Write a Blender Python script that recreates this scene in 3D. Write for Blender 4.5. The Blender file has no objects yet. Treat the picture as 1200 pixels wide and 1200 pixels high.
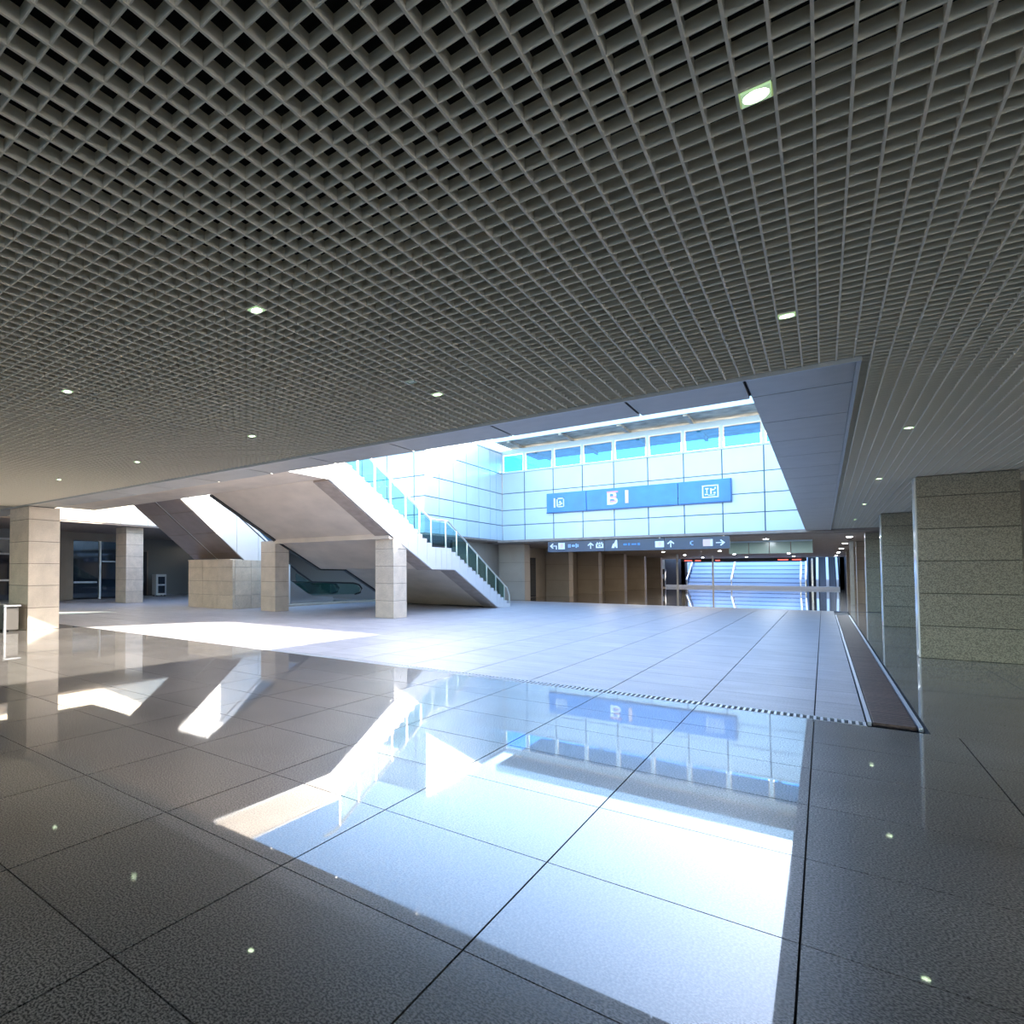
import bpy, bmesh, math, random
from mathutils import Vector, Matrix
random.seed(7)
S = bpy.context.scene
C = S.collection

# ---------------------------------------------------------------- camera
CAM_H, CH = 1.55, 3.39            # eye height, ceiling height
YAW, PIT, ROL, FPX, PX, PY = .766, .0297, .0020, 687.6, 303.0, 651.2
fw = Vector((-math.sin(YAW), math.cos(YAW), 0)); rt = Vector((math.cos(YAW), math.sin(YAW), 0)); up = Vector((0, 0, 1))
f2 = fw*math.cos(PIT) + up*math.sin(PIT); u2 = up*math.cos(PIT) - fw*math.sin(PIT)
r2 = rt*math.cos(ROL) + u2*math.sin(ROL); u3 = u2*math.cos(ROL) - rt*math.sin(ROL)
cd = bpy.data.cameras.new('camera'); cam = bpy.data.objects.new('camera', cd); C.objects.link(cam)
cd.sensor_fit = 'HORIZONTAL'; cd.sensor_width = 36; cd.lens = FPX/1200*36
cd.shift_x = (600-PX)/1200; cd.shift_y = (PY-600)/1200; cd.clip_end = 600
M = Matrix.Identity(4)
for i in range(3):
    M[i][0] = r2[i]; M[i][1] = u3[i]; M[i][2] = -f2[i]
M.translation = (0, 0, CAM_H)
cam.matrix_world = M
S.camera = cam

# ---------------------------------------------------------------- world, sun, exposure
SUN = Vector((-1.3, -2.1, -1.0)).normalized()      # direction the sunlight travels
W = bpy.data.worlds.new('sky'); S.world = W; W.use_nodes = True
nt = W.node_tree; nt.nodes.clear()
sky = nt.nodes.new('ShaderNodeTexSky'); sky.sky_type = 'NISHITA'; sky.sun_disc = False
sky.sun_elevation = math.asin(-SUN.z); sky.sun_rotation = math.atan2(-SUN.x, -SUN.y)
sky.air_density = 1.0; sky.dust_density = 1.6; sky.ozone_density = 2.0
bg = nt.nodes.new('ShaderNodeBackground'); bg.inputs['Strength'].default_value = 0.55
wo = nt.nodes.new('ShaderNodeOutputWorld')
hs_ = nt.nodes.new('ShaderNodeHueSaturation'); hs_.inputs['Saturation'].default_value = 1.08
nt.links.new(sky.outputs[0], hs_.inputs['Color']); nt.links.new(hs_.outputs[0], bg.inputs[0]); nt.links.new(bg.outputs[0], wo.inputs[0])
sd = bpy.data.lights.new('sun', 'SUN'); sd.energy = 13.0; sd.angle = math.radians(.6); sd.color = (1, .93, .82)
sun = bpy.data.objects.new('sun', sd); C.objects.link(sun); sun.rotation_euler = SUN.to_track_quat('-Z', 'Y').to_euler(); sun.location = (20, 30, 25)
S.view_settings.view_transform = 'Standard'; S.view_settings.look = 'None'
S.view_settings.exposure = 1.25; S.view_settings.gamma = 1.0; S.view_settings.use_curve_mapping = False

# ---------------------------------------------------------------- materials
MATS = {}
def mat(name, col, rough=.5, spec=.5, metal=0, grain=0, gscale=120, mott=0, mscale=1.2, rvar=0, coat=0, coat_r=.03, coat_ior=1.5,
        emit=None, es=0, bump=0, objvar=0, ior=None, trans=0, streak=0):
    m = bpy.data.materials.new(name); m.use_nodes = True; n = m.node_tree.nodes; l = m.node_tree.links
    b = n['Principled BSDF']
    b.inputs['Base Color'].default_value = (*col, 1); b.inputs['Roughness'].default_value = rough
    b.inputs['Specular IOR Level'].default_value = spec; b.inputs['Metallic'].default_value = metal
    b.inputs['Coat Weight'].default_value = coat; b.inputs['Coat Roughness'].default_value = coat_r; b.inputs['Coat IOR'].default_value = coat_ior
    b.inputs['Transmission Weight'].default_value = trans
    if ior: b.inputs['IOR'].default_value = ior
    if emit: b.inputs['Emission Color'].default_value = (*emit, 1); b.inputs['Emission Strength'].default_value = es
    if grain or mott or objvar or rvar or bump or streak:
        geo = n.new('ShaderNodeNewGeometry'); pos = geo.outputs['Position']
        fac = None
        def add(a, bb):
            if a is None: return bb
            x = n.new('ShaderNodeMath'); x.operation = 'MULTIPLY'; l.new(a, x.inputs[0]); l.new(bb, x.inputs[1]); return x.outputs[0]
        def rng(sock, lo, hi, a=.3, z=.7):
            r = n.new('ShaderNodeMapRange'); r.inputs[1].default_value = a; r.inputs[2].default_value = z
            r.inputs[3].default_value = lo; r.inputs[4].default_value = hi; l.new(sock, r.inputs[0]); return r.outputs[0]
        if grain:
            t = n.new('ShaderNodeTexNoise'); t.inputs['Scale'].default_value = gscale; t.inputs['Detail'].default_value = 1; l.new(pos, t.inputs[0])
            g = rng(t.outputs[0], 1-grain, 1+grain, .38, .62); fac = add(fac, g)
            if bump:
                bn = n.new('ShaderNodeBump'); bn.inputs['Strength'].default_value = bump; bn.inputs['Distance'].default_value = .004
                l.new(t.outputs[0], bn.inputs['Height']); l.new(bn.outputs[0], b.inputs['Normal'])
        if mott:
            t = n.new('ShaderNodeTexNoise'); t.inputs['Scale'].default_value = mscale; t.inputs['Detail'].default_value = 4; l.new(pos, t.inputs[0])
            fac = add(fac, rng(t.outputs[0], 1-mott, 1+mott))
        if streak:
            mp = n.new('ShaderNodeMapping'); mp.inputs['Scale'].default_value = (.7, 9, .7); l.new(pos, mp.inputs[0])
            t = n.new('ShaderNodeTexNoise'); t.inputs['Scale'].default_value = 1; t.inputs['Detail'].default_value = 4; l.new(mp.outputs[0], t.inputs[0])
            fac = add(fac, rng(t.outputs[0], 1-streak, 1+streak))
        if objvar:
            oi = n.new('ShaderNodeObjectInfo'); fac = add(fac, rng(oi.outputs['Random'], 1-objvar, 1+objvar, 0, 1))
        if fac is not None:
            mx = n.new('ShaderNodeVectorMath'); mx.operation = 'SCALE'; mx.inputs[0].default_value = col; l.new(fac, mx.inputs['Scale'])
            l.new(mx.outputs[0], b.inputs['Base Color'])
        if rvar:
            t = n.new('ShaderNodeTexNoise'); t.inputs['Scale'].default_value = .9; t.inputs['Detail'].default_value = 5; l.new(pos, t.inputs[0])
            l.new(rng(t.outputs[0], coat_r*.6, coat_r+rvar, .35, .75), b.inputs['Coat Roughness'])
    MATS[name] = m
    return m
def glassmat(name, tint, refl=.12, rough=.02):
    m = bpy.data.materials.new(name); m.use_nodes = True; n = m.node_tree.nodes; l = m.node_tree.links; n.clear()
    o = n.new('ShaderNodeOutputMaterial'); t = n.new('ShaderNodeBsdfTransparent'); t.inputs[0].default_value = (*tint, 1)
    g = n.new('ShaderNodeBsdfGlossy'); g.inputs['Roughness'].default_value = rough; g.inputs[0].default_value = (.9, .95, 1, 1)
    x = n.new('ShaderNodeMixShader'); x.inputs[0].default_value = refl; l.new(t.outputs[0], x.inputs[1]); l.new(g.outputs[0], x.inputs[2]); l.new(x.outputs[0], o.inputs[0])
    MATS[name] = m; return m

mat('polished_granite', (.15, .14, .132), .38, .5, grain=.92, gscale=100, mott=.30, mscale=.7, coat=1, coat_r=.012, coat_ior=1.62, rvar=.05, objvar=.08)
mat('atrium_stone', (.45, .435, .45), .42, .5, grain=.12, gscale=60, mott=.08, mscale=2, objvar=.05, streak=.10)
mat('lobby_stone', (.13, .13, .15), .3, .5, mott=.1, coat=1, coat_r=.02, coat_ior=1.9)
mat('grout', (.03, .03, .03), .8)
mat('ground', (.34, .33, .31), .8, grain=.2, gscale=20)
mat('grille_paint', (.78, .71, .57), .45, .5)
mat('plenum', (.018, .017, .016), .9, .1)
mat('slab', (.30, .29, .27), .8)
mat('soffit_metal', (.37, .36, .34), .35, .5, metal=.35, mott=.06, mscale=5)
mat('soffit_edge', (.45, .47, .48), .35, .5, metal=.5)
mat('olive_granite', (.25, .222, .155), .5, .4, grain=.35, gscale=70, objvar=.07)
mat('tan_granite', (.55, .47, .38), .55, .4, grain=.18, gscale=60, mott=.10, mscale=3, objvar=.06)
mat('lit_end_pale', (.72, .70, .64), .15, .6, mott=.04)  # pale tone paints reflected sunlight onto the pilaster ends
mat('joint_dark', (.06, .055, .05), .9)
mat('white_panel', (.66, .65, .64), .5, .4, mott=.03)
mat('beige_paint', (.62, .53, .44), .6, .3, mott=.08, mscale=1.5)
mat('trim_brown', (.33, .27, .23), .6, .3, mott=.15, mscale=4)
mat('stone_tread', (.62, .62, .62), .5, .4, grain=.1)
mat('brown_clad', (.25, .20, .18), .35, .5, metal=.25, mott=.10, mscale=2)
mat('steel', (.70, .71, .72), .25, .5, metal=.9)
mat('rail_metal', (.75, .72, .62), .3, .5, metal=.7)
mat('rubber', (.02, .02, .02), .45)
mat('facade_panel', (.60, .72, .80), .22, .6, mott=.05, mscale=.6, objvar=.05)
mat('facade_joint', (.07, .13, .18), .5)
mat('frame_white', (.62, .78, .86), .4)
mat('canopy_under', (.42, .39, .32), .8, mott=.35, mscale=2.2)
mat('sign_blue', (.035, .25, .62), .3, .5, mott=.12, mscale=1.5)
mat('sign_blue_dark', (.02, .12, .32), .4)
mat('sign_hang', (.03, .06, .11), .3, .5)
mat('mark_white', (.9, .93, .95), .5)
mat('mark_pink', (.95, .66, .62), .5)
mat('mark_red', (.85, .35, .42), .5)
mat('mark_paleblue', (.35, .55, .85), .5)
mat('cream_panel', (.78, .70, .55), .5, .4, objvar=.03)
mat('lobby_wall', (.28, .235, .19), .6, mott=.08)
mat('brown_pilaster', (.38, .31, .24), .5, .4, grain=.15, gscale=50, mott=.08)
mat('dark_interior', (.035, .035, .045), .5)
mat('grey_wall', (.20, .20, .20), .7)
mat('dark_glass', (.012, .02, .035), .05, .8)
mat('deck_board', (.105, .065, .055), .45, .4, grain=.25, gscale=30, objvar=.22)
mat('drain_bar', (.72, .74, .78), .35, .5, metal=.3)
mat('drain_pit', (.01, .01, .012), .9)
mat('lamp_frame', (.70, .80, .62), .4)
mat('lamp_plate', (.60, .75, .52), .4, emit=(.55, .85, .45), es=.22)
mat('lamp_lens', (.9, 1, .85), .3, emit=(.86, 1, .74), es=5)
mat('far_lamp', (.9, .95, 1), .3, emit=(.9, .95, 1), es=20)
mat('far_stair', (.55, .66, .82), .5, .4)
mat('green_panel', (.28, .40, .36), .2, .6)
mat('led_red', (.4, .05, .05), .5, emit=(1, .12, .1), es=1.5)
mat('led_box', (.02, .018, .02), .4)
mat('bin_dark', (.05, .045, .04), .4)
mat('cabinet_white', (.6, .6, .6), .5)
mat('ceiling_plain', (.40, .38, .33), .7)
glassmat('glass_green', (.60, .78, .76), .05)
glassmat('glass_blue', (.16, .48, .80), .04)
glassmat('glass_dark', (.10, .16, .20), .05)

# ---------------------------------------------------------------- helpers
WORLD = {}
def wloc(o): return WORLD.get(o.name, Vector((0, 0, 0)))
def link(o, parent, loc):
    C.objects.link(o); loc = Vector(loc)
    if parent is not None:
        o.parent = parent; o.location = loc - wloc(parent)
    else: o.location = loc
    WORLD[o.name] = loc
    return o
def tag(o, label=None, cat=None, group=None, kind=None):
    if label: o['label'] = label
    if cat: o['category'] = cat
    if group: o['group'] = group
    if kind: o['kind'] = kind
    return o
def thing(name, loc, label, cat, group=None, kind=None):
    o = bpy.data.objects.new(name, None); o.empty_display_size = .2
    link(o, None, loc); return tag(o, label, cat, group, kind)
CACHE = {}
def boxmesh(sx, sy, sz, m, bev=0):
    k = (round(sx, 4), round(sy, 4), round(sz, 4), m, bev)
    if k in CACHE: return CACHE[k]
    bm = bmesh.new(); bmesh.ops.create_cube(bm, size=1)
    for v in bm.verts: v.co = Vector((v.co.x*sx, v.co.y*sy, v.co.z*sz))
    if bev: bmesh.ops.bevel(bm, geom=list(bm.edges), offset=bev, segments=1, affect='EDGES')
    me = bpy.data.meshes.new('box'); bm.to_mesh(me); bm.free(); me.materials.append(MATS[m]); CACHE[k] = me
    return me
def box(name, x, y, z, m, parent=None, bev=0):
    x0, x1 = sorted(x); y0, y1 = sorted(y); z0, z1 = sorted(z)
    o = bpy.data.objects.new(name, boxmesh(x1-x0, y1-y0, z1-z0, m, bev))
    return link(o, parent, ((x0+x1)/2, (y0+y1)/2, (z0+z1)/2))
def finish(name, bm, m, parent, loc=None):
    bmesh.ops.recalc_face_normals(bm, faces=list(bm.faces))
    if loc is None:
        loc = Vector((0, 0, 0))
        for v in bm.verts: loc += v.co
        loc /= max(1, len(bm.verts))
    loc = Vector(loc)
    for v in bm.verts: v.co -= loc
    me = bpy.data.meshes.new(name); bm.to_mesh(me); bm.free()
    me.materials.append(MATS[m])
    return link(bpy.data.objects.new(name, me), parent, loc)
def prism(name, pts, a, b, axis, m, parent=None):
    """extrude a 2D polygon along an axis; X: pts=(y,z), Y: pts=(x,z), Z: pts=(x,y)"""
    def P(p, t): return {'X': (t, p[0], p[1]), 'Y': (p[0], t, p[1]), 'Z': (p[0], p[1], t)}[axis]
    bm = bmesh.new(); n = len(pts)
    A = [bm.verts.new(P(p, a)) for p in pts]; B = [bm.verts.new(P(p, b)) for p in pts]
    bm.faces.new(A); bm.faces.new(B[::-1])
    for i in range(n): bm.faces.new((A[i], B[i], B[(i+1) % n], A[(i+1) % n]))
    return finish(name, bm, m, parent)
def tube(name, path, r, m, parent=None, n=8, flat=1.0):
    bm = bmesh.new(); rings = []
    path = [Vector(p) for p in path]
    for i, p in enumerate(path):
        d = (path[min(i+1, len(path)-1)] - path[max(i-1, 0)]).normalized()
        s = d.cross(Vector((0, 0, 1)));  s = s.normalized() if s.length > 1e-4 else Vector((1, 0, 0))
        t = s.cross(d).normalized()
        rings.append([bm.verts.new(p + s*math.cos(2*math.pi*k/n)*r + t*math.sin(2*math.pi*k/n)*r*flat) for k in range(n)])
    for a, b in zip(rings, rings[1:]):
        for k in range(n): bm.faces.new((a[k], a[(k+1) % n], b[(k+1) % n], b[k]))
    bm.faces.new(rings[0][::-1]); bm.faces.new(rings[-1])
    return finish(name, bm, m, parent)
def multibox(name, boxes, m, parent=None):
    bm = bmesh.new()
    for x, y, z in boxes:
        g = bmesh.ops.create_cube(bm, size=1)
        for v in g['verts']:
            v.co = Vector(((x[0]+x[1])/2+v.co.x*(x[1]-x[0]), (y[0]+y[1])/2+v.co.y*(y[1]-y[0]), (z[0]+z[1])/2+v.co.z*(z[1]-z[0])))
    return finish(name, bm, m, parent)

# ================================================================ ground and floors
tag(box('ground', (-160, 160), (-120, 200), (-.5, -.06), 'ground'), 'grey paving surrounding the building outside', 'ground', kind='structure')

DY0, DY1 = 8.70, 8.86                    # drain channel
TX, TY, T = -.10, 3.385, 1.025           # tile joint phase (x step 1.0)
fl = thing('floor', (-5, 3, -.03), 'dark polished granite tile floor mirroring the skylight opening', 'floor', kind='structure')
box('bed', (-40, 14), (-26, 8.66), (-.06, -.022), 'grout', fl)
xs = [TX + k*1.0 for k in range(-22, 6)]
ys = [TY + k*T for k in range(-5, 5)]    # -1.74 .. 7.485
yb = ys + [8.655]
G = .004
for i in range(len(xs)-1):
    for j in range(len(yb)-1):
        box('tile', (xs[i]+G, xs[i+1]-G), (yb[j]+G, yb[j+1]-G), (-.022, 0), 'polished_granite', fl)
box('paving', (-40, xs[0]-G), (-26, 8.655), (-.022, 0), 'polished_granite', fl)
box('paving', (xs[-1]+G, 14), (-26, 8.655), (-.022, 0), 'polished_granite', fl)
box('paving', (xs[0]+G, xs[-1]-G), (-26, ys[0]-G), (-.022, 0), 'polished_granite', fl)

fr = thing('floor_gallery', (2, 20, -.03), 'polished granite floor along the row of stone pilasters', 'floor', kind='structure')
box('bed', (.70, 14), (8.66, 34.6), (-.06, -.022), 'grout', fr)
for j in range(25):
    y0 = 8.655 + j*T
    for x0, x1 in ((.72, 1.9), (1.9, 2.9)):
        box('tile', (x0+G, x1-G), (y0+G, min(34.6, y0+T)-G), (-.022, 0), 'polished_granite', fr)
box('paving', (2.9+G, 14), (8.655+G, 34.6), (-.022, 0), 'polished_granite', fr)

fa = thing('floor_atrium', (-6, 20, -.03), 'pale matte stone paving of the open courtyard', 'floor', kind='structure')
box('bed', (-40, .30), (8.66, 34.6), (-.06, -.03), 'grout', fa)
ax = [.295, -.10] + [-.10-k for k in range(1, 23)]
NY = 11
for j in range(NY):
    y0 = 8.90 + j*1.03
    for a, b in zip(ax, ax[1:]):
        box('tile', (b+.006, a-.006), (y0+.004, y0+1.03-.004), (-.03, 0), 'atrium_stone', fa)
ye = 8.90 + NY*1.03
for a, b in zip(ax, ax[1:]):
    box('paving_strip', (b+.006, a-.006), (ye+.004, 34.6), (-.03, 0), 'atrium_stone', fa)
box('paving', (-40, ax[-1]-.006), (8.67, 34.6), (-.03, 0), 'atrium_stone', fa)
box('paving', (ax[-1]+.006, -8.56), (8.67, 8.9-.004), (-.03, 0), 'atrium_stone', fa)

fb = thing('floor_lobby', (-5, 60, -.03), 'dark mirror-polished floor of the far concourse', 'floor', kind='structure')
box('paving', (-40, 14), (34.62, 92), (-.06, 0), 'lobby_stone', fb)

# ================================================================ near roof, ceiling grille, soffits
roof = thing('roof', (-5, 2, 4.1), 'thick concrete roof deck above the hall ceiling', 'roof', kind='structure')
box('slab', (-40, 14), (-15, 7.85), (4.1, 5.2), 'slab', roof)
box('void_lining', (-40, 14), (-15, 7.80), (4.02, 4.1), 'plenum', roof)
box('slab', (-.46, 14), (7.85, 34), (4.1, 5.9), 'slab', roof)
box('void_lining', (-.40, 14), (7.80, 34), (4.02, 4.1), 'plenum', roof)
box('fascia', (-40, -.46), (7.80, 7.85), (CH, 4.1), 'soffit_metal', roof)
box('fascia', (-.50, -.46), (7.80, 34), (CH, 5.9), 'soffit_metal', roof)

PITCH = .1069; GX0, GY0 = .009, 2.75; BD = .060
ce = thing('ceiling', (-5, 3, CH), 'open-cell grille ceiling of beige metal blades with black void above', 'ceiling', kind='structure')
kx0, kx1 = -152, 38
for k in range(kx0, kx1):
    x = GX0 + k*PITCH
    y1 = 34.0 if x > .27 else 7.06
    w = .0048
    box('grille_runner', (x-w, x+w), (-1.3, y1), (CH, CH+BD), 'grille_paint', ce)
XL, XR = GX0 + kx0*PITCH, GX0 + (kx1-1)*PITCH
k = -37
while GY0 + k*PITCH < 7.05:
    y = GY0 + k*PITCH; w = .0032
    box('grille_crossbar', (XL, XR), (y-w, y+w), (CH+.002, CH+BD), 'grille_paint', ce); k += 1
rest = []
while GY0 + k*PITCH < 34.0:
    y = GY0 + k*PITCH
    if y < 18: box('grille_crossbar', (.27, XR), (y-w, y+w), (CH+.002, CH+BD), 'grille_paint', ce)
    else: rest.append(((.27, XR), (y-w, y+w), (CH+.002, CH+BD)))
    k += 1
tag(multibox('far_crossbars', rest, 'grille_paint', ce), kind='stuff')
box('plain_panel', (-40, XL-.03), (-15, 7.06), (CH, CH+.08), 'ceiling_plain', ce)
box('plain_panel', (XR+.03, 14), (-15, 34), (CH, CH+.08), 'ceiling_plain', ce)
box('plain_panel', (XL-.03, XR+.03), (-15, -1.32), (CH, CH+.08), 'ceiling_plain', ce)

s1 = thing('trim_1', (-6, 7.45, CH), 'long grey metal soffit strip along the near edge of the opening', 'soffit', kind='structure')
jx = [-.50, -1.47] + [-1.47-1.43*k for k in range(1, 18)]
for a, b in zip(jx, jx[1:]):
    box('soffit_panel', (b+.012, a-.012), (7.09, 7.85), (CH-.03, CH+.05), 'soffit_metal', s1)
box('backing', (jx[-1], .26), (7.08, 7.84), (CH+.0, CH+.09), 'joint_dark', s1)
box('edge_strip', (jx[-1], .27), (7.06, 7.088), (CH-.034, CH+.06), 'soffit_edge', s1)
s2 = thing('trim_2', (-.1, 20, CH), 'grey metal soffit strip running away along the right of the opening', 'soffit', kind='structure')
jy = [7.09] + [7.09 + .72 + 1.43*k for k in range(0, 19)]
jy = [y for y in jy if y < 33.5] + [34.0]
for a, b in zip(jy, jy[1:]):
    box('soffit_panel', (-.488, .235), (a+.012, b-.012), (CH-.03, CH+.05), 'soffit_metal', s2)
box('backing', (-.48, .235), (7.12, 33.99), (CH+.0, CH+.09), 'joint_dark', s2)
box('edge_strip', (.238, .268), (7.09, 34), (CH-.034, CH+.06), 'soffit_edge', s2)

# ---------------------------------------------------------------- downlights
def downlight(x, y, label, group='ceiling downlights', z=CH, on=True):
    t = thing('downlight', (x, y, z), label, 'downlight', group)
    h = PITCH/2 - .010
    bm = bmesh.new()
    R = .040; n = 16
    outer = []
    for i in range(n):
        a = 2*math.pi*i/n; c, s = math.cos(a), math.sin(a); q = h/max(abs(c), abs(s)); outer.append((c*q, s*q))
    O = [bm.verts.new((x+p[0], y+p[1], z-.004)) for p in outer]
    I = [bm.verts.new((x+R*math.cos(2*math.pi*i/n), y+R*math.sin(2*math.pi*i/n), z-.004)) for i in range(n)]
    O2 = [bm.verts.new((x+p[0], y+p[1], z+.05)) for p in outer]
    I2 = [bm.verts.new((x+R*.96*math.cos(2*math.pi*i/n), y+R*.96*math.sin(2*math.pi*i/n), z+.03)) for i in range(n)]
    for i in range(n):
        j = (i+1) % n
        bm.faces.new((O[i], O[j], I[j], I[i])); bm.faces.new((O[i], O2[i], O2[j], O[j])); bm.faces.new((I[i], I[j], I2[j], I2[i]))
    bm.faces.new(O2)
    finish('frame', bm, 'lamp_plate' if on else 'lamp_frame', t)
    bm = bmesh.new()
    V = [[bm.verts.new((x+r*math.cos(2*math.pi*i/n), y+r*math.sin(2*math.pi*i/n), z+zz)) for i in range(n)] for r, zz in ((.0385, .006), (.024, -.001))]
    tp = bm.verts.new((x, y, z-.003))
    for i in range(n):
        j = (i+1) % n
        bm.faces.new((V[0][i], V[0][j], V[1][j], V[1][i])); bm.faces.new((V[1][i], V[1][j], tp))
    finish('lens', bm, 'lamp_lens' if on else 'lamp_frame', t)
    return t
LX = [GX0 - 1.5*PITCH - 25*PITCH*k for k in range(5)]
LY = [GY0 + 1.5*PITCH, GY0 + 1.5*PITCH + 25*PITCH]
DL = {(0, 0): 'large near greenish square downlight at upper right of the grille ceiling',
      (1, 0): 'bright square downlight in the middle of the left grille ceiling',
      (2, 0): 'square downlight by the left edge of the picture, in the grille ceiling',
      (0, 1): 'small lit downlight just before the corner of the grey soffit',
      (1, 1): 'lit downlight near the grey soffit, beside the small unlit fitting',
      (2, 1): 'lit downlight above the flat underside of the staircase',
      (3, 1): 'small lit downlight in the grille above the escalator',
      (4, 1): 'farthest small downlight in the grille, above the left stone column'}
for (i, j), lab in DL.items(): downlight(LX[i], LY[j] , lab)
downlight(GX0 - 26.5*PITCH, GY0 + 21.5*PITCH, 'dim unlit ceiling fitting beside a lit downlight', on=False)
for q, y in enumerate((10.9, 16.3, 22, 28)):
    downlight(GX0 + 7.5*PITCH, GY0 + (round((y-GY0)/PITCH)+.5)*PITCH,
      ['first', 'second', 'third', 'fourth'][q] + ' downlight along the grille ceiling beside the right-hand pilasters', 'gallery downlights')

# ================================================================ columns and pilasters
def stone_post(name, x, y, z1, m, label, group, courses=.6, cat='column'):
    t = thing(name, ((x[0]+x[1])/2, (y[0]+y[1])/2, 0), label, cat, group)
    box('core', (x[0]+.012, x[1]-.012), (y[0]+.012, y[1]-.012), (0, z1), 'joint_dark', t)
    z = 0
    while z < z1-.02:
        zt = min(z+courses, z1)
        box('stone_block', x, y, (z+.004, zt-.006), m, t, bev=.006)
        z = zt
    if cat == 'pilaster' and m != 'tan_granite' and x[0] > 0: box('lit_end_face', (x[0]-.02, x[0]-.001), (y[0]+.02, y[1]), (.01, z1-.01), 'lit_end_pale', t)  # pale strip stands in for light falling on the courtyard-facing end
    return t
stone_post('stone_column', (-16.6, -15.4), (7.08, 7.98), CH-.04, 'tan_granite', 'tan stone column at far left beside the metal bin', 'square stone columns')
stone_post('stone_column', (-11.35, -10.62), (17.72, 18.6), 2.80, 'tan_granite', 'stone column under the landing beam at the sunlit side of the stairs', 'square stone columns')
stone_post('stone_column', (-16.75, -15.95), (17.55, 18.4), 2.86, 'tan_granite', 'stone column under the stairs next to the stone plinth', 'square stone columns')
stone_post('stone_column', (-26.6, -25.64), (16.9, 17.95), 3.94, 'tan_granite', 'distant stone column standing before the dark glass entrance', 'square stone columns')
names = ['nearest broad olive granite pilaster at the right edge of the picture', 'second olive granite pilaster behind the nearest one', 'third granite pilaster along the right-hand row',
         'fourth granite pilaster along the right-hand row', 'fifth granite pilaster deep in the right-hand row', 'sixth granite pilaster, last of the right-hand row']
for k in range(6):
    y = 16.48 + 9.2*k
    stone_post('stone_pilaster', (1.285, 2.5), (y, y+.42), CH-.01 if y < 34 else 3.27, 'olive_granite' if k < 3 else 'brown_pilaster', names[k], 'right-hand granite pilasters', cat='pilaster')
wg = thing('wall_side', (14, 20, 0), 'unseen plain stone wall added on the far right to cut daylight', 'wall', kind='structure')
box('wall_panel', (14, 14.3), (7, 34), (0, 4.1), 'tan_granite', wg)  # out of view, added to hold back light from the right
wr = thing('wall_right', (2.7, 40, 0), 'dim wall behind the right-hand pilasters', 'wall', kind='structure')
box('wall_panel', (2.53, 2.7), (17.2, 92), (0, 3.26), 'lobby_wall', wr)
ln = ['first', 'second', 'third', 'fourth', 'fifth', 'sixth']
for k, y in enumerate((35.0, 43.2, 50.5, 58.5, 66.5, 74.5)):
    stone_post('lobby_pilaster', (-13.88, -12.4), (y, y+.9), 3.27, 'brown_pilaster', ln[k]+' brown pilaster on the left side of the far concourse', 'left-hand concourse pilasters', courses=1.1, cat='pilaster')

# ================================================================ far facade
YF = 34.0
FX = [-13.24, -12.0, -10.49, -9.05, -7.6, -6.13, -4.69, -3.25, -1.79, -.34, 1.11, 2.56, 4.01]
FZ = [3.43, 4.30, 5.16, 6.12, 7.28]
wf = thing('wall_far', (-5, YF, 3.43), 'pale blue panelled facade across the courtyard above the concourse entrance', 'wall', kind='structure')
box('backing', (-13.24, 4.01), (YF+.03, YF+.30), (3.43, 7.30), 'facade_joint', wf)
for a, b in zip(FX, FX[1:]):
    for c, d in zip(FZ, FZ[1:]):
        box('facade_panel', (a+.022, b-.022), (YF, YF+.05), (c+.022, d-.022), 'facade_panel', wf)
    wn = box('window_pane', (a+.10, b-.10), (YF+.06, YF+.09), (7.38, 8.30), 'glass_blue', wf)
    box('mullion', (a-.06, a+.06), (YF, YF+.14), (7.30, 8.42), 'frame_white', wf)
box('window_head', (-13.24, 4.01), (YF-.02, YF+.2), (8.36, 8.62), 'frame_white', wf)
box('window_sill', (-13.24, 4.01), (YF-.01, YF+.2), (7.28, 7.36), 'frame_white', wf)
box('lintel', (-13.24, 4.01), (YF-.72, YF+.5), (3.30, 3.42), 'trim_brown', wf)

cn = thing('roof_canopy', (-5, 35, 8.7), 'broad flat canopy roof overhanging the far clerestory windows', 'roof', kind='structure')
box('canopy_slab', (-12.9, 6), (31.95, 39), (8.75, 8.90), 'canopy_under', cn)
box('canopy_lip', (-12.9, 6), (31.88, 31.97), (8.70, 9.08), 'frame_white', cn)
for k in range(7): box('canopy_beam', (-12.2+2.6*k, -12.05+2.6*k), (32.0, 39), (8.62, 8.75), 'canopy_under', cn)

# left return wall and the wall facing the hall
XW, YN = -13.24, 24.85
wl = thing('wall_left', (XW-4, 29, 3.43), 'left courtyard facade of blue white panels, its upper half in sun', 'wall', kind='structure')
box('core', (-30, XW-.06), (YN+.06, 34.3), (3.43, 8.45), 'facade_joint', wl)
WY = [YN, 26.3, 27.8, 29.3, 30.8, 32.3, 33.15, 34.0]
WZ = FZ + [8.45]
for a, b in zip(WY, WY[1:]):
    for c, d in zip(WZ, WZ[1:]):
        box('facade_panel', (XW-.05, XW), (a+.022, b-.022), (c+.022, d-.022), 'facade_panel', wl)
NX = [XW, -13.78, -15.23, -16.68, -18.13, -19.58, -21.03]
for a, b in zip(NX, NX[1:]):
    for c, d in zip(WZ, WZ[1:]):
        box('facade_panel', (b+.022, a-.022), (YN, YN+.05), (c+.022, d-.022), 'facade_panel', wl)
box('lower_soffit', (-30, XW), (YN, 34.3), (3.36, 3.43), 'trim_brown', wl)
box('coping', (-30, XW+.03), (YN-.03, 34.3), (8.45, 8.55), 'frame_white', wl)

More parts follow.
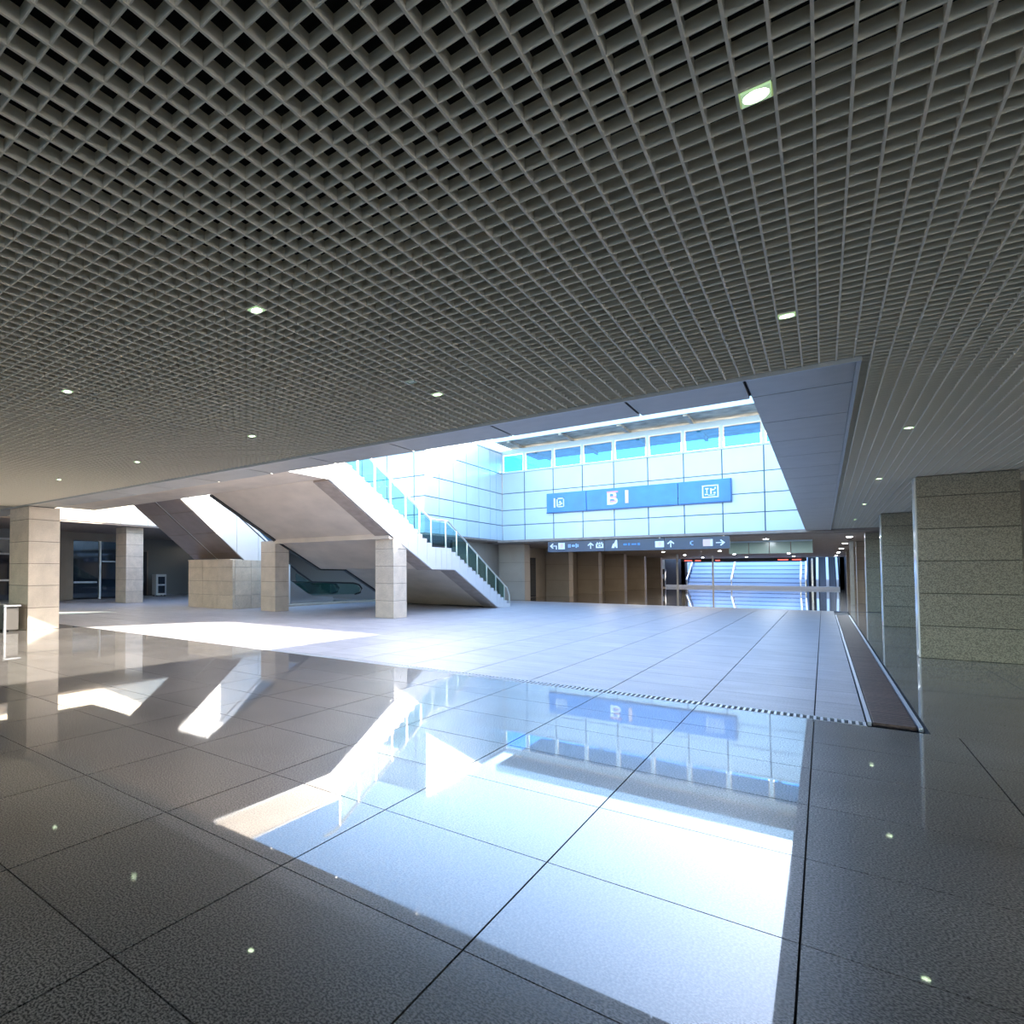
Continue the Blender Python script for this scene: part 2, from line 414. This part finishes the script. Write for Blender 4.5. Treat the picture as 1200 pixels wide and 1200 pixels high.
# ================================================================ concourse beyond the facade
wc = thing('wall_concourse', (-14, 60, 0), 'brown wall with dark doorways along the left of the concourse', 'wall', kind='structure')
box('wall_panel', (-14.2, -13.9), (29.6, 92), (0, 3.27), 'lobby_wall', wc)
for k, y in enumerate((36.6, 44.6, 52.3, 60.3, 68.3)):
    box('doorway', (-13.9, -13.87), (y+1.0, y+4.6), (.02, 2.6), 'dark_glass', wc)
    box('door_post', (-13.87, -13.80), (y+2.7, y+2.8), (.02, 2.6), 'steel', wc)
cl = thing('ceiling_concourse', (-5, 60, 3.3), 'low dim ceiling of the far concourse', 'ceiling', kind='structure')
box('ceiling_board', (-14.2, 2.6), (34.2, 82.4), (3.28, 3.44), 'trim_brown', cl)
box('roof_deck', (-30, 14), (34.5, 82.4), (3.44, 3.8), 'slab', cl)
for i, x in enumerate((-9, -5.5, -2, .9)):
    for j, y in enumerate((38, 46, 55, 65, 76)):
        t = thing('downlight', (x, y, 3.27), ['left-hand', 'centre-left', 'centre-right', 'right-hand'][i]+' column of small concourse ceiling lights, '+ln[j]+' from the courtyard', 'downlight', 'concourse downlights')
        bm = bmesh.new(); bmesh.ops.create_cone(bm, cap_ends=True, segments=12, radius1=.10, radius2=.08, depth=.03, matrix=Matrix.Translation((x, y, 3.262)))
        finish('lens', bm, 'far_lamp', t)
        ld = bpy.data.lights.new('lamp', 'AREA'); ld.shape = 'DISK'; ld.size = .3; ld.energy = 38; ld.color = (1, .86, .66) if i < 2 else (.8, .9, 1)
        lo = bpy.data.objects.new('lamp_light', ld); link(lo, t, (x, y, 3.23))
        bm = bmesh.new(); bmesh.ops.create_cone(bm, cap_ends=True, segments=12, radius1=.13, radius2=.13, depth=.012, matrix=Matrix.Translation((x, y, 3.274)))
        finish('trim_ring', bm, 'lamp_frame', t)

# far stairs rising to daylight
YS = 85.0
fs = thing('far_staircase', (-6.4, YS, 0), 'wide blue-lit staircase at the end of the concourse', 'staircase')
for k in range(26):
    sp = box('step', (-11.6, -1.35), (YS+.34*k, YS+.34*(k+1)+.02), (0, .16*(k+1)), 'far_stair', fs)
    if k % 3 == 0: box('nosing', (-11.6, -1.35), (YS+.34*k-.02, YS+.34*k), (.16*(k+1)-.07, .16*(k+1)-.005), 'sign_hang', sp)
for x in (-11.6, -7.5, -1.75, -1.35):
    tube('handrail', [(x, YS-.3, .95), (x, YS+.34*25, .95+.16*26)], .09, 'steel', fs)
    for q in range(4): box('baluster', (x-.05, x+.05), (YS+2.2*q, YS+2.2*q+.1), (.16*(1+int(2.2*q/.34)), 1.0+2.2*q*.47), 'steel', fs)
fe = thing('far_escalator', (.2, YS, 0), 'far escalator with white steel sides right of the blue stairs', 'escalator')
for x0, x1 in ((-.55, -.36), (.22, .42), (.98, 1.14)):
    prism('side_panel', [(YS, 0), (YS+9, 4.2), (YS+9, 5.2), (YS, 1.0)], x0, x1, 'X', 'mark_white', fe)
prism('step_band', [(YS+.2, 0), (YS+9, 4.1), (YS+9, 4.3), (YS+.2, .2)], -.29, .94, 'X', 'dark_interior', fe)
box('post', (-.9, -.75), (YS-.2, YS-.05), (0, 3.2), 'steel', fe)
fk = box('floor_curb', (-27, 1.2), (YS-1.3, YS-.75), (0, .28), 'mark_white'); tag(fk, 'long white kerb at the foot of the far stairs', 'kerb')
ws = thing('wall_end', (-6, 95, 0), 'end walls closing the concourse around the far stairs', 'wall', kind='structure')
box('wall_panel', (-30, -11.7), (86, 86.4), (0, 6), 'dark_interior', ws)
box('wall_panel', (1.25, 14), (86, 86.4), (0, 6), 'dark_interior', ws)
box('wall_panel', (-1.25, 1.24), (94.3, 94.6), (0, 9), 'dark_interior', ws)
box('wall_panel', (-12.3, -11.9), (86, 97), (0, 7), 'far_stair', ws)
box('wall_panel', (1.25, 1.6), (86, 97), (0, 7), 'dark_interior', ws)
box('wall_panel', (-12.3, 1.6), (96.8, 97.2), (0, 9), 'far_stair', ws)
hd = thing('led_sign', (-6.5, 82.2, 2.90), 'black header display with red lights above the far stairs', 'sign')
box('casing', (-11.7, -1.2), (82.1, 82.3), (2.90, 3.27), 'led_box', hd)
for x0, x1 in ((-11.4, -10.7), (-10.4, -9.9), (-3.4, -2.6), (-2.3, -1.6), (-8.6, -8.2)):
    box('red_text', (x0, x1), (82.07, 82.1), (3.02, 3.10), 'led_red', hd)
cb = thing('ticket_kiosk', (-13.0, 80, 0), 'small dark ticket machine with a pale screen at the left of the concourse end', 'kiosk')
kb = box('body', (-13.6, -12.9), (79.6, 80.3), (0, 2.1), 'dark_interior', cb); box('screen', (-13.4, -13.0), (79.58, 79.61), (1.0, 1.5), 'mark_paleblue', kb); box('plinth', (-13.65, -12.85), (79.55, 80.35), (0, .12), 'steel', cb)
gp = thing('light_box', (-2, 40, 2.6), 'row of dull green glass panels hanging beyond the direction sign', 'panel')
for k in range(4): box('glass_panel', (-3.6+.82*k, -3.6+.82*k+.79), (40, 40.06), (2.62, 3.2), 'green_panel', gp)
box('top_rail', (-3.6, -.35), (39.98, 40.08), (3.2, 3.28), 'frame_white', gp)
dw = thing('glass_partition', (-.3, 44, 0), 'slim white framed glass partition in the concourse', 'partition')
for k, y in enumerate((62, 70)):
    box('post', (-9.2+1.6*k, -9.08+1.6*k), (y, y+.12), (0, 3.27), 'mark_white', dw)
box('post', (1.0, 1.15), (43, 43.15), (0, 3.27), 'soffit_metal', dw)

# ================================================================ signs
bs = thing('wall_sign', (-6.9, YF-.12, 4.86), 'long blue B1 sign panel fixed across the far facade', 'sign')
for a, b in ((-10.78, -8.85), (-8.82, -4.92), (-4.89, -2.96)):
    p = box('sign_panel', (a, b), (YF-.16, YF-.05), (4.88, 5.90), 'sign_blue', bs)
box('under_edge', (-10.80, -2.94), (YF-.15, YF), (4.82, 4.88), 'sign_blue_dark', bs)
box('end_edge', (-2.96, -2.91), (YF-.15, YF), (4.82, 5.90), 'sign_blue_dark', bs)
def text(s, x, y, z, size, m, name, parent, bold=.0):
    cu = bpy.data.curves.new(name, 'FONT'); cu.body = s; cu.size = size; cu.extrude = .012; cu.offset = bold; cu.resolution_u = 3
    o = bpy.data.objects.new(name, cu); C.objects.link(o)
    bpy.context.view_layer.update()
    me = bpy.data.meshes.new_from_object(o.evaluated_get(bpy.context.evaluated_depsgraph_get()))
    bpy.data.objects.remove(o); bpy.data.curves.remove(cu)
    me.transform(Matrix.Rotation(math.pi/2, 4, 'X')); me.materials.clear(); me.materials.append(MATS[m])
    return link(bpy.data.objects.new(name, me), parent, (x, y, z))
YB = YF-.165
lb = text('B', -7.92, YB-.006, 5.08, .92, 'mark_white', 'letter', bs, .02)
for a, b, c, d in ((-7.88, -7.38, 5.66, 5.74), (-7.72, -7.45, 5.42, 5.49), (-7.72, -7.45, 5.20, 5.26)):
    box('letter_shade', (a, b), (YB-.024, YB-.012), (c, d), 'mark_red', lb)
text('1', -7.22, YB-.006, 5.12, .86, 'mark_pink', 'letter', bs, .03)
def mark(name, quads, m, parent, y):
    return multibox(name, [((a, b), (y-.012, y), (c, d)) for a, b, c, d in quads], m, parent)
# lift style icon at left: open frame with bar and steps
mark('pictogram', [(-10.42, -10.34, 5.12, 5.62), (-10.28, -10.22, 5.12, 5.62), (-10.28, -9.90, 5.56, 5.62), (-9.95, -9.90, 5.12, 5.62), (-10.28, -9.90, 5.12, 5.17),
   (-10.20, -10.06, 5.22, 5.28), (-10.10, -9.98, 5.28, 5.33), (-10.14, -10.06, 5.36, 5.46), (-10.18, -10.00, 5.34, 5.37)], 'mark_white', bs, YB)
mark('pictogram', [(-3.98, -3.93, 5.10, 5.62), (-3.42, -3.37, 5.10, 5.62), (-3.98, -3.37, 5.60, 5.65), (-3.98, -3.37, 5.07, 5.12),
   (-3.86, -3.74, 5.46, 5.52), (-3.82, -3.78, 5.28, 5.46), (-3.88, -3.76, 5.20, 5.25), (-3.68, -3.62, 5.24, 5.50), (-3.62, -3.52, 5.40, 5.46), (-3.56, -3.48, 5.24, 5.32), (-3.52, -3.47, 5.46, 5.54), (-3.76, -3.50, 5.17, 5.20)], 'mark_white', bs, YB)

YH = 33.5
hs = thing('direction_sign', (-6.8, YH, 2.74), 'long dark hanging direction sign with white arrows under the facade', 'sign')
for a, b in ((-10.62, -7.95), (-7.93, -5.42), (-5.40, -2.98)):
    box('sign_panel', (a, b), (YH-.06, YH+.06), (2.70, 3.26), 'sign_hang', hs)
for x in (-10.4, -8.1, -5.6, -3.2): box('hanger', (x-.02, x+.02), (YH-.02, YH+.02), (3.26, 3.30), 'steel', hs)
Y0 = YH-.06
def arrow(cx, cz, d, s=.17):
    pts = [(-.12, -1), (.12, -1), (.12, .35), (.62, -.15), (.85, .08), (0, .95), (-.85, .08), (-.62, -.15), (-.12, .35)]
    r = {'up': lambda x, z: (x, z), 'left': lambda x, z: (-z, x), 'right': lambda x, z: (z, -x)}[d]
    return prism('arrow', [(cx+r(x, z)[0]*s, cz+r(x, z)[1]*s) for x, z in pts], Y0-.012, Y0, 'Y', 'mark_white', hs)
arrow(-10.36, 3.02, 'left'); mark('arrow_tail', [(-10.22, -10.17, 2.84, 3.04)], 'mark_white', hs, Y0)
wq = mark('white_square', [(-10.10, -9.78, 2.84, 3.18)], 'mark_white', hs, Y0); mark('pink_patch', [(-10.0, -9.86, 2.92, 3.12)], 'mark_pink', wq, Y0-.012)
mark('blue_text', [(-9.62, -9.58, 2.92, 3.1), (-9.55, -9.50, 2.92, 3.1), (-9.44, -9.30, 2.96, 3.06), (-9.26, -9.20, 2.9, 3.12), (-9.18, -9.12, 2.94, 3.08)], 'mark_paleblue', hs, Y0)
arrow(-8.56, 3.0, 'up')
mark('train_icon', [(-8.32, -7.98, 2.86, 2.92), (-8.32, -8.26, 2.92, 3.06), (-8.04, -7.98, 2.92, 3.06), (-8.32, -7.98, 3.04, 3.08), (-8.28, -8.22, 3.10, 3.15), (-8.18, -8.12, 3.10, 3.15), (-8.08, -8.02, 3.10, 3.15), (-8.20, -8.10, 2.95, 3.0)], 'mark_white', hs, Y0)
prism('figure_icon', [(-7.62, 2.84), (-7.50, 2.84), (-7.46, 2.95), (-7.42, 2.84), (-7.36, 2.84), (-7.37, 3.24), (-7.43, 3.24), (-7.50, 3.08), (-7.56, 3.04)], Y0-.012, Y0, 'Y', 'mark_white', hs)
mark('blue_text', [(-7.1, -6.95, 2.96, 3.05), (-6.9, -6.82, 2.95, 3.06), (-6.76, -6.55, 2.97, 3.04), (-6.5, -6.4, 2.95, 3.06)], 'sign_blue', hs, Y0)
wq = mark('white_square', [(-5.78, -5.42, 2.82, 3.12)], 'mark_white', hs, Y0-.001); mark('pink_patch', [(-5.66, -5.54, 2.88, 3.08)], 'mark_pink', wq, Y0-.013)
arrow(-5.16, 2.98, 'up')
mark('blue_text', [(-4.42, -4.37, 2.92, 3.05), (-4.37, -4.30, 3.05, 3.08), (-4.37, -4.30, 2.88, 2.92)], 'mark_paleblue', hs, Y0)
pq = mark('pink_square', [(-3.94, -3.58, 2.82, 3.14)], 'mark_pink', hs, Y0); mark('white_edge', [(-3.66, -3.58, 2.82, 3.14)], 'mark_white', pq, Y0-.012)
arrow(-3.30, 2.97, 'right')

# ================================================================ staircase
X0, X1 = -16.0, -10.6            # stair width
YL0, YL1, ZL = 20.75, 22.05, 2.53
NUP, NLO = 18, 17
RU, TU = (5.2-ZL)/NUP, .345
RL, TL = ZL/NLO, .372
YT = YL0 - TU*NUP                # top of upper flight
st = thing('staircase', (-13.3, 22, 0), 'broad staircase with white sunlit side rising to the upper deck', 'staircase')
YB0 = 14.1
bot = [(YB0, 4.36), (17.55, 2.86), (20.45, 1.71), (22.33, 1.70), (26.6, .03)]
def zbot(y):
    for (a, b), (c, d) in zip(bot, bot[1:]):
        if a <= y <= c: return b + (d-b)*(y-a)/(c-a)
    return 4.36 if y < YB0 else 0.0
prof = []                        # (y0, y1, ztop)
for k in range(NUP): prof.append((YT + TU*k, YT + TU*(k+1), 5.2 - RU*(k+1)))
prof.append((YL0, YL1, ZL))
for k in range(NLO): prof.append((YL1 + TL*k, YL1 + TL*(k+1), ZL - RL*(k+1)))
prof = [p for p in prof if p[2] > .01]
for a, b, z in prof:
    box('step' if b-a < 1 else 'landing', (X0+.06, X1-.06), (a, b+.03), (max(z-.17, .0), z), 'stone_tread', st)
# side cladding panels, two treads each, with stepped tops
def side(xa, xb):
    i = 0
    while i < len(prof):
        grp = [prof[i]] if (prof[i][1]-prof[i][0] > 1 or i+1 >= len(prof) or prof[i+1][1]-prof[i+1][0] > 1) else [prof[i], prof[i+1]]
        if prof[i][1]-prof[i][0] > 1:
            a, b, z = prof[i]; n = 3
            pieces = [[(a+(b-a)*q/n, a+(b-a)*(q+1)/n, z)] for q in range(n)]
        else: pieces = [grp]
        for g in pieces:
            a, b = g[0][0]+.006, g[-1][1]-.006
            up_ = []
            for q, (c, d, z) in enumerate(g):
                up_ += [(max(c, a), z+.02), (min(d, b), z+.02)]
            lo = [(b, zbot(b))] + [(y, z) for y, z in reversed(bot) if a < y < b] + [(a, zbot(a))]
            prism('cladding_panel', up_ + lo, xa, xb, 'X', 'white_panel', st)
        i += len(grp)
side(X1-.05, X1); side(X0, X0+.05)
# flat underside
und = [(YB0-.02, 4.36)] + bot[1:]
th = [(26.6, .10), (22.3, 1.80), (20.5, 1.82), (17.6, 2.98), (YB0-.02, 4.5)]
prism('underside', [(y, z+.03) for y, z in und] + [(y, z+.06) for y, z in th], X0+.05, X1-.05, 'X', 'beige_paint', st)
for xa, xb, mm in ((X1-.62, X1-.05, 'trim_brown'), (X0-.03, X0+.12, 'rubber')):
    prism('underside_edge', [(y, z-.03) for y, z in und] + [(y, z+.03) for y, z in reversed(und)], xa, xb, 'X', mm, st)
box('landing_beam', (X0+.05, X1-.05), (17.5, 18.5), (2.74, 3.0), 'beige_paint', st)
def nosing(y):
    if y <= YL0: return ZL + (YL0-y)*RU/TU
    if y <= YL1: return ZL
    return max(0, ZL - (y-YL1)*RL/TL)
def railing(x):
    ps = [YT+.2] + [YT+.2+1.0*k for k in range(1, 6)] + [YL0-.1, YL1-.2] + [YL1+.75+.98*k for k in range(6)]
    path = [(x, YT-.6, 5.2+1.0), (x, YT, 5.2+1.0), (x, YL0-.2, ZL+1.10), (x, YL1, ZL+1.10), (x, YL1+6.0, .88)]
    tube('handrail', path, .03, 'rail_metal', st)
    tube('handrail_end', [(x, YL1+6.0, .88), (x, YL1+6.25, .55), (x, YL1+6.3, .06)], .028, 'rail_metal', st)
    def zr(y):
        for (_, a, b), (_, c, d) in zip(path, path[1:]):
            if a <= y <= c: return b + (d-b)*(y-a)/(c-a)
        return .9
    for y in ps: box('post', (x-.022, x+.022), (y-.022, y+.022), (nosing(y)-.12, zr(y)-.02), 'rail_metal', st)
    for a, b in zip(ps, ps[1:]):
        a += .05; b -= .05
        prism('glass_pane', [(a, nosing(a)+.10), (b, nosing(b)+.10), (b, zr(b)-.08), (a, zr(a)-.08)], x-.006, x+.006, 'X', 'glass_green', st)
railing(X1-.14); railing(X0+.14)
ud = thing('upper_deck', (-16, 10, 4.36), 'upper deck slab joining the top of the staircase', 'deck', kind='structure')
box('deck_slab', (-24, X1), (7.86, YB0), (4.40, 5.18), 'beige_paint', ud)
prism('deck_edge', [(7.86, 4.36), (14.1, 4.36), (YT-.01, zbot(YT)), (YT-.01, 5.22), (7.86, 5.22)], X1-.05, X1, 'X', 'white_panel', ud)
box('deck_end', (X0+.06, X1-.06), (YB0, YT), (4.56, 5.16), 'beige_paint', ud)
box('deck_paving', (-24, X1), (7.86, YB0+.5), (5.16, 5.20), 'stone_tread', ud)

# ================================================================ escalators
def esc(x0, x1, lab, first):
    t = thing('escalator', ((x0+x1)/2, 20, 0), lab, 'escalator', 'pair of escalators')
    def zu(y): return 4.83 - .667*(y-14.04)
    ylow = 14.04 + (4.83-.02)/.667
    prism('truss', [(12.2, 5.0), (13.8, 5.0), (ylow, .02), (24.0, .02), (24.0, .30), (21.9, .34), (14.8, 5.2), (12.2, 5.2)], x0+.06, x1-.06, 'X', 'brown_clad', t)
    n = 6
    for k in range(n):      # underside cladding sheets
        a = 14.0 + (ylow-14.0)*k/n; b = 14.0 + (ylow-14.0)*(k+1)/n - .03
        prism('cladding_sheet', [(a, zu(a)-.02), (b, zu(b)-.02), (b, zu(b)+.02), (a, zu(a)+.02)], x0+.04, x1-.04, 'X', 'brown_clad', t)
    for x in (x0+.03, x1-.03):
        for k in range(6):  # white side panels
            a = 13.6 + 1.36*k; b = a + 1.33
            if b > 21.2: b = 21.2
            prism('side_panel', [(a, zu(a)+.02), (b, max(.03, zu(b)+.02)), (b, max(.4, zu(b)+1.95)), (a, zu(a)+1.95)], x-.03, x+.03, 'X', 'white_panel', t)
        prism('skirt_panel', [(21.22, .03), (24.6, .03), (24.6, .35), (22.8, .42), (21.22, 1.2)], x-.03, x+.03, 'X', 'steel', t)
        prism('glass_pane', [(21.65, 1.2), (22.9, .46), (27.0, .42), (27.1, .75), (26.6, .98), (23.0, 1.04), (21.65, 1.55)], x-.01, x+.01, 'X', 'glass_green', t)
        path = [(x, 12.4, 6.15), (x, 14.2, 6.15), (x, 21.8, 1.62), (x, 22.9, 1.12), (x, 26.5, 1.02), (x, 27.0, .92), (x, 27.25, .72), (x, 27.1, .5), (x, 26.6, .42)]
        tube('handrail', path, .045, 'rubber', t)
    box('comb_plate', (x0+.1, x1-.1), (23.2, 26.8), (.0, .06), 'steel', t)
    for k in range(14):
        y = 15.3 + .4*k + .2; z = 4.98 - .63*(y-14.9)
        if z > .3: box('step', (x0+.16, x1-.16), (y-.2, y+.2), (z, z+.2), 'steel', t)
    return t
esc(-19.9, -18.3, 'escalator with sunlit white side nearest the broad staircase', True)
esc(-21.55, -19.95, 'second escalator behind the sunlit one, brown metal underside', False)
pl = thing('stone_plinth', (-19.7, 18.3, 0), 'low wide tan stone plinth beneath the escalator', 'plinth')
box('core', (-21.05, -18.42), (17.32, 17.95), (0, 2.10), 'joint_dark', pl)
for c in range(4):
    z0, z1 = .6*c, min(.6*c+.6, 2.12)
    xs_ = [-21.1, -20.1, -19.1, -18.14]
    for a, b in zip(xs_, xs_[1:]):
        box('stone_block', (a+.004, b-.004), (17.27, 17.40), (z0+.004, z1-.005), 'tan_granite', pl, bev=.005)
    for a, b in ((17.41, 18.4), (18.4, 19.45)):
        box('stone_block', (-18.27, -18.14), (a+.004, b-.004), (z0+.004, z1-.005), 'tan_granite', pl, bev=.005)
box('coping', (-21.12, -18.28), (17.25, 17.97), (2.11, 2.15), 'tan_granite', pl)
ck = box('kerb', (-18.12, -17.8), (19.6, 28.2), (0, .10), 'tan_granite', bev=.01); tag(ck, 'low pale stone kerb along the foot of the escalator', 'kerb')

# ================================================================ left lobby
lw = thing('wall_lobby', (-28, 15, 0), 'recessed left lobby walls with sunlit cream fascia above', 'wall', kind='structure')
box('fascia_backing', (-25.4, -25.06), (3, 24.8), (3.96, 7.2), 'facade_joint', lw)
fy = [3.2+1.62*k for k in range(14)]
for a, b in zip(fy, fy[1:]):
    for c, d in ((3.98, 4.95), (4.97, 6.0), (6.02, 7.18)):
        box('fascia_panel', (-25.06, -25.0), (a+.012, b-.012), (c, d), 'cream_panel', lw)
box('lobby_ceiling', (-40, -25.05), (-6, 30), (3.90, 3.96), 'trim_brown', lw)
box('lobby_roof', (-40, -25.4), (-6, 30), (4.2, 4.6), 'slab', lw)
box('back_wall', (-31.6, -31.2), (-6, 16.6), (0, 3.9), 'grey_wall', lw)
box('door_head', (-31.5, -31.0), (16.6, 20.6), (3.43, 3.9), 'lobby_wall', lw)
box('door_jamb', (-31.5, -30.9), (15.4, 16.84), (0, 3.9), 'lobby_wall', lw)
box('door_jamb', (-31.5, -30.9), (19.9, 20.6), (0, 3.9), 'trim_brown', lw)
box('recess_wall', (-34.2, -33.8), (20, 34), (0, 3.9), 'grey_wall', lw)
box('recess_side', (-34, -31), (20.6, 20.9), (0, 3.9), 'trim_brown', lw)
box('recess_end', (-34, -14.3), (29.6, 29.9), (0, 3.34), 'grey_wall', lw)
d1 = thing('door_1', (-31, 18.3, 0), 'wide dark glass entrance with a pale centre post behind the far column', 'door', kind='structure')
box('interior', (-33, -31.25), (16.84, 19.9), (0, 3.43), 'dark_interior', d1)
for a, b in ((16.86, 18.55), (18.65, 19.88)): box('pane', (-31.05, -31.0), (a, b), (.1, 3.4), 'dark_glass', d1)
box('center_post', (-31.06, -30.92), (18.55, 18.65), (0, 3.43), 'mark_white', d1)
box('push_bar', (-30.99, -30.95), (16.9, 18.4), (.95, 1.05), 'steel', d1); box('transom', (-30.99, -30.95), (18.65, 19.88), (2.2, 2.26), 'steel', d1)
d2 = thing('door_2', (-33.7, 22.9, 0), 'tall dark doorway in the shadowed recess left of the plinth', 'door', kind='structure')
lf = box('leaf', (-33.8, -33.72), (22.7, 23.9), (0, 3.0), 'dark_interior', d2); box('frame', (-33.8, -33.70), (23.9, 24.0), (0, 3.05), 'trim_brown', d2); box('handle', (-33.72, -33.66), (23.6, 23.64), (.9, 1.3), 'steel', lf)
d3 = thing('door_3', (-31, 11, 0), 'dark shopfront glazing with pale rails at the left picture edge', 'door', kind='structure')
for k in range(3): box('pane', (-31.19, -31.1), (7.5+2.1*k, 9.5+2.1*k), (.1, 3.3), 'dark_glass', d3)
for z in (1.1, 2.5, 3.3): box('rail', (-31.1, -31.04), (7.4, 13.8), (z, z+.09), 'cabinet_white', d3)
for k in range(4): box('post', (-31.1, -31.04), (7.38+2.1*k, 7.48+2.1*k), (0, 3.3), 'cabinet_white', d3)
vc = thing('cabinet', (-32.2, 23.9, 0), 'small pale cabinet with two dark square windows in the recess', 'cabinet')
vb = box('body', (-32.5, -32.0), (23.45, 24.3), (.06, 1.46), 'cabinet_white', vc, bev=.02)
for z in (.2, .8): box('window', (-32.0, -31.97), (23.6, 24.15), (z, z+.5), 'dark_glass', vb)
for y in (23.5, 24.15):
    for x in (-32.45, -32.1): box('foot', (x, x+.08), (y, y+.08), (0, .06), 'rubber', vc)
tb = thing('litter_bin', (-15.9, 6.6, 0), 'dark twin litter bin with shiny metal frame beside the left column', 'bin')
for k, (a, b) in enumerate(((-16.45, -15.92), (-15.82, -15.32))):
    cp = box('compartment', (a, b), (6.42, 6.80), (.05, .66), 'bin_dark', tb, bev=.01)
    box('door_plate', (a+.06, b-.06), (6.405, 6.42), (.12, .50), 'cabinet_white' if k == 0 else 'bin_dark', cp)
for x in (-16.50, -15.90, -15.32):
    box('frame_post', (x, x+.06 if x != -15.90 else x+.10), (6.39, 6.45), (0, .72), 'steel', tb)
box('lid', (-16.52, -15.24), (6.38, 6.84), (.66, .71), 'steel', tb, bev=.01)

# ================================================================ drain, deck strip
dr = thing('drain_grating', (-4, 8.78, -.03), 'slotted metal drain grating running across the floor before the courtyard', 'drain')
box('channel', (-8.55, .295), (8.665, 8.895), (-.058, -.034), 'drain_pit', dr)
box('rim', (-8.55, .295), (8.665, 8.675), (-.034, .001), 'drain_bar', dr); box('rim', (-8.55, .295), (8.885, 8.895), (-.034, .001), 'drain_bar', dr)
x = .28
while x > -8.54:
    box('bar', (x-.011, x+.011), (8.687, 8.873), (-.030, .001), 'drain_bar', dr); x -= .0535
dk = thing('slatted_strip', (.5, 20, -.03), 'long dark brown slatted strip set in the floor beside the courtyard', 'boardwalk')
box('bed', (.305, .695), (8.9, 31.5), (-.058, -.036), 'drain_pit', dk)
y = 8.93
while y < 31.4:
    box('slat', (.345, .655), (y, y+.086), (-.036, .002), 'deck_board', dk, bev=.004); y += .092
for x in (.305, .665): box('edge_rail', (x, x+.03), (8.9, 31.5), (-.036, .006), 'drain_bar', dk)
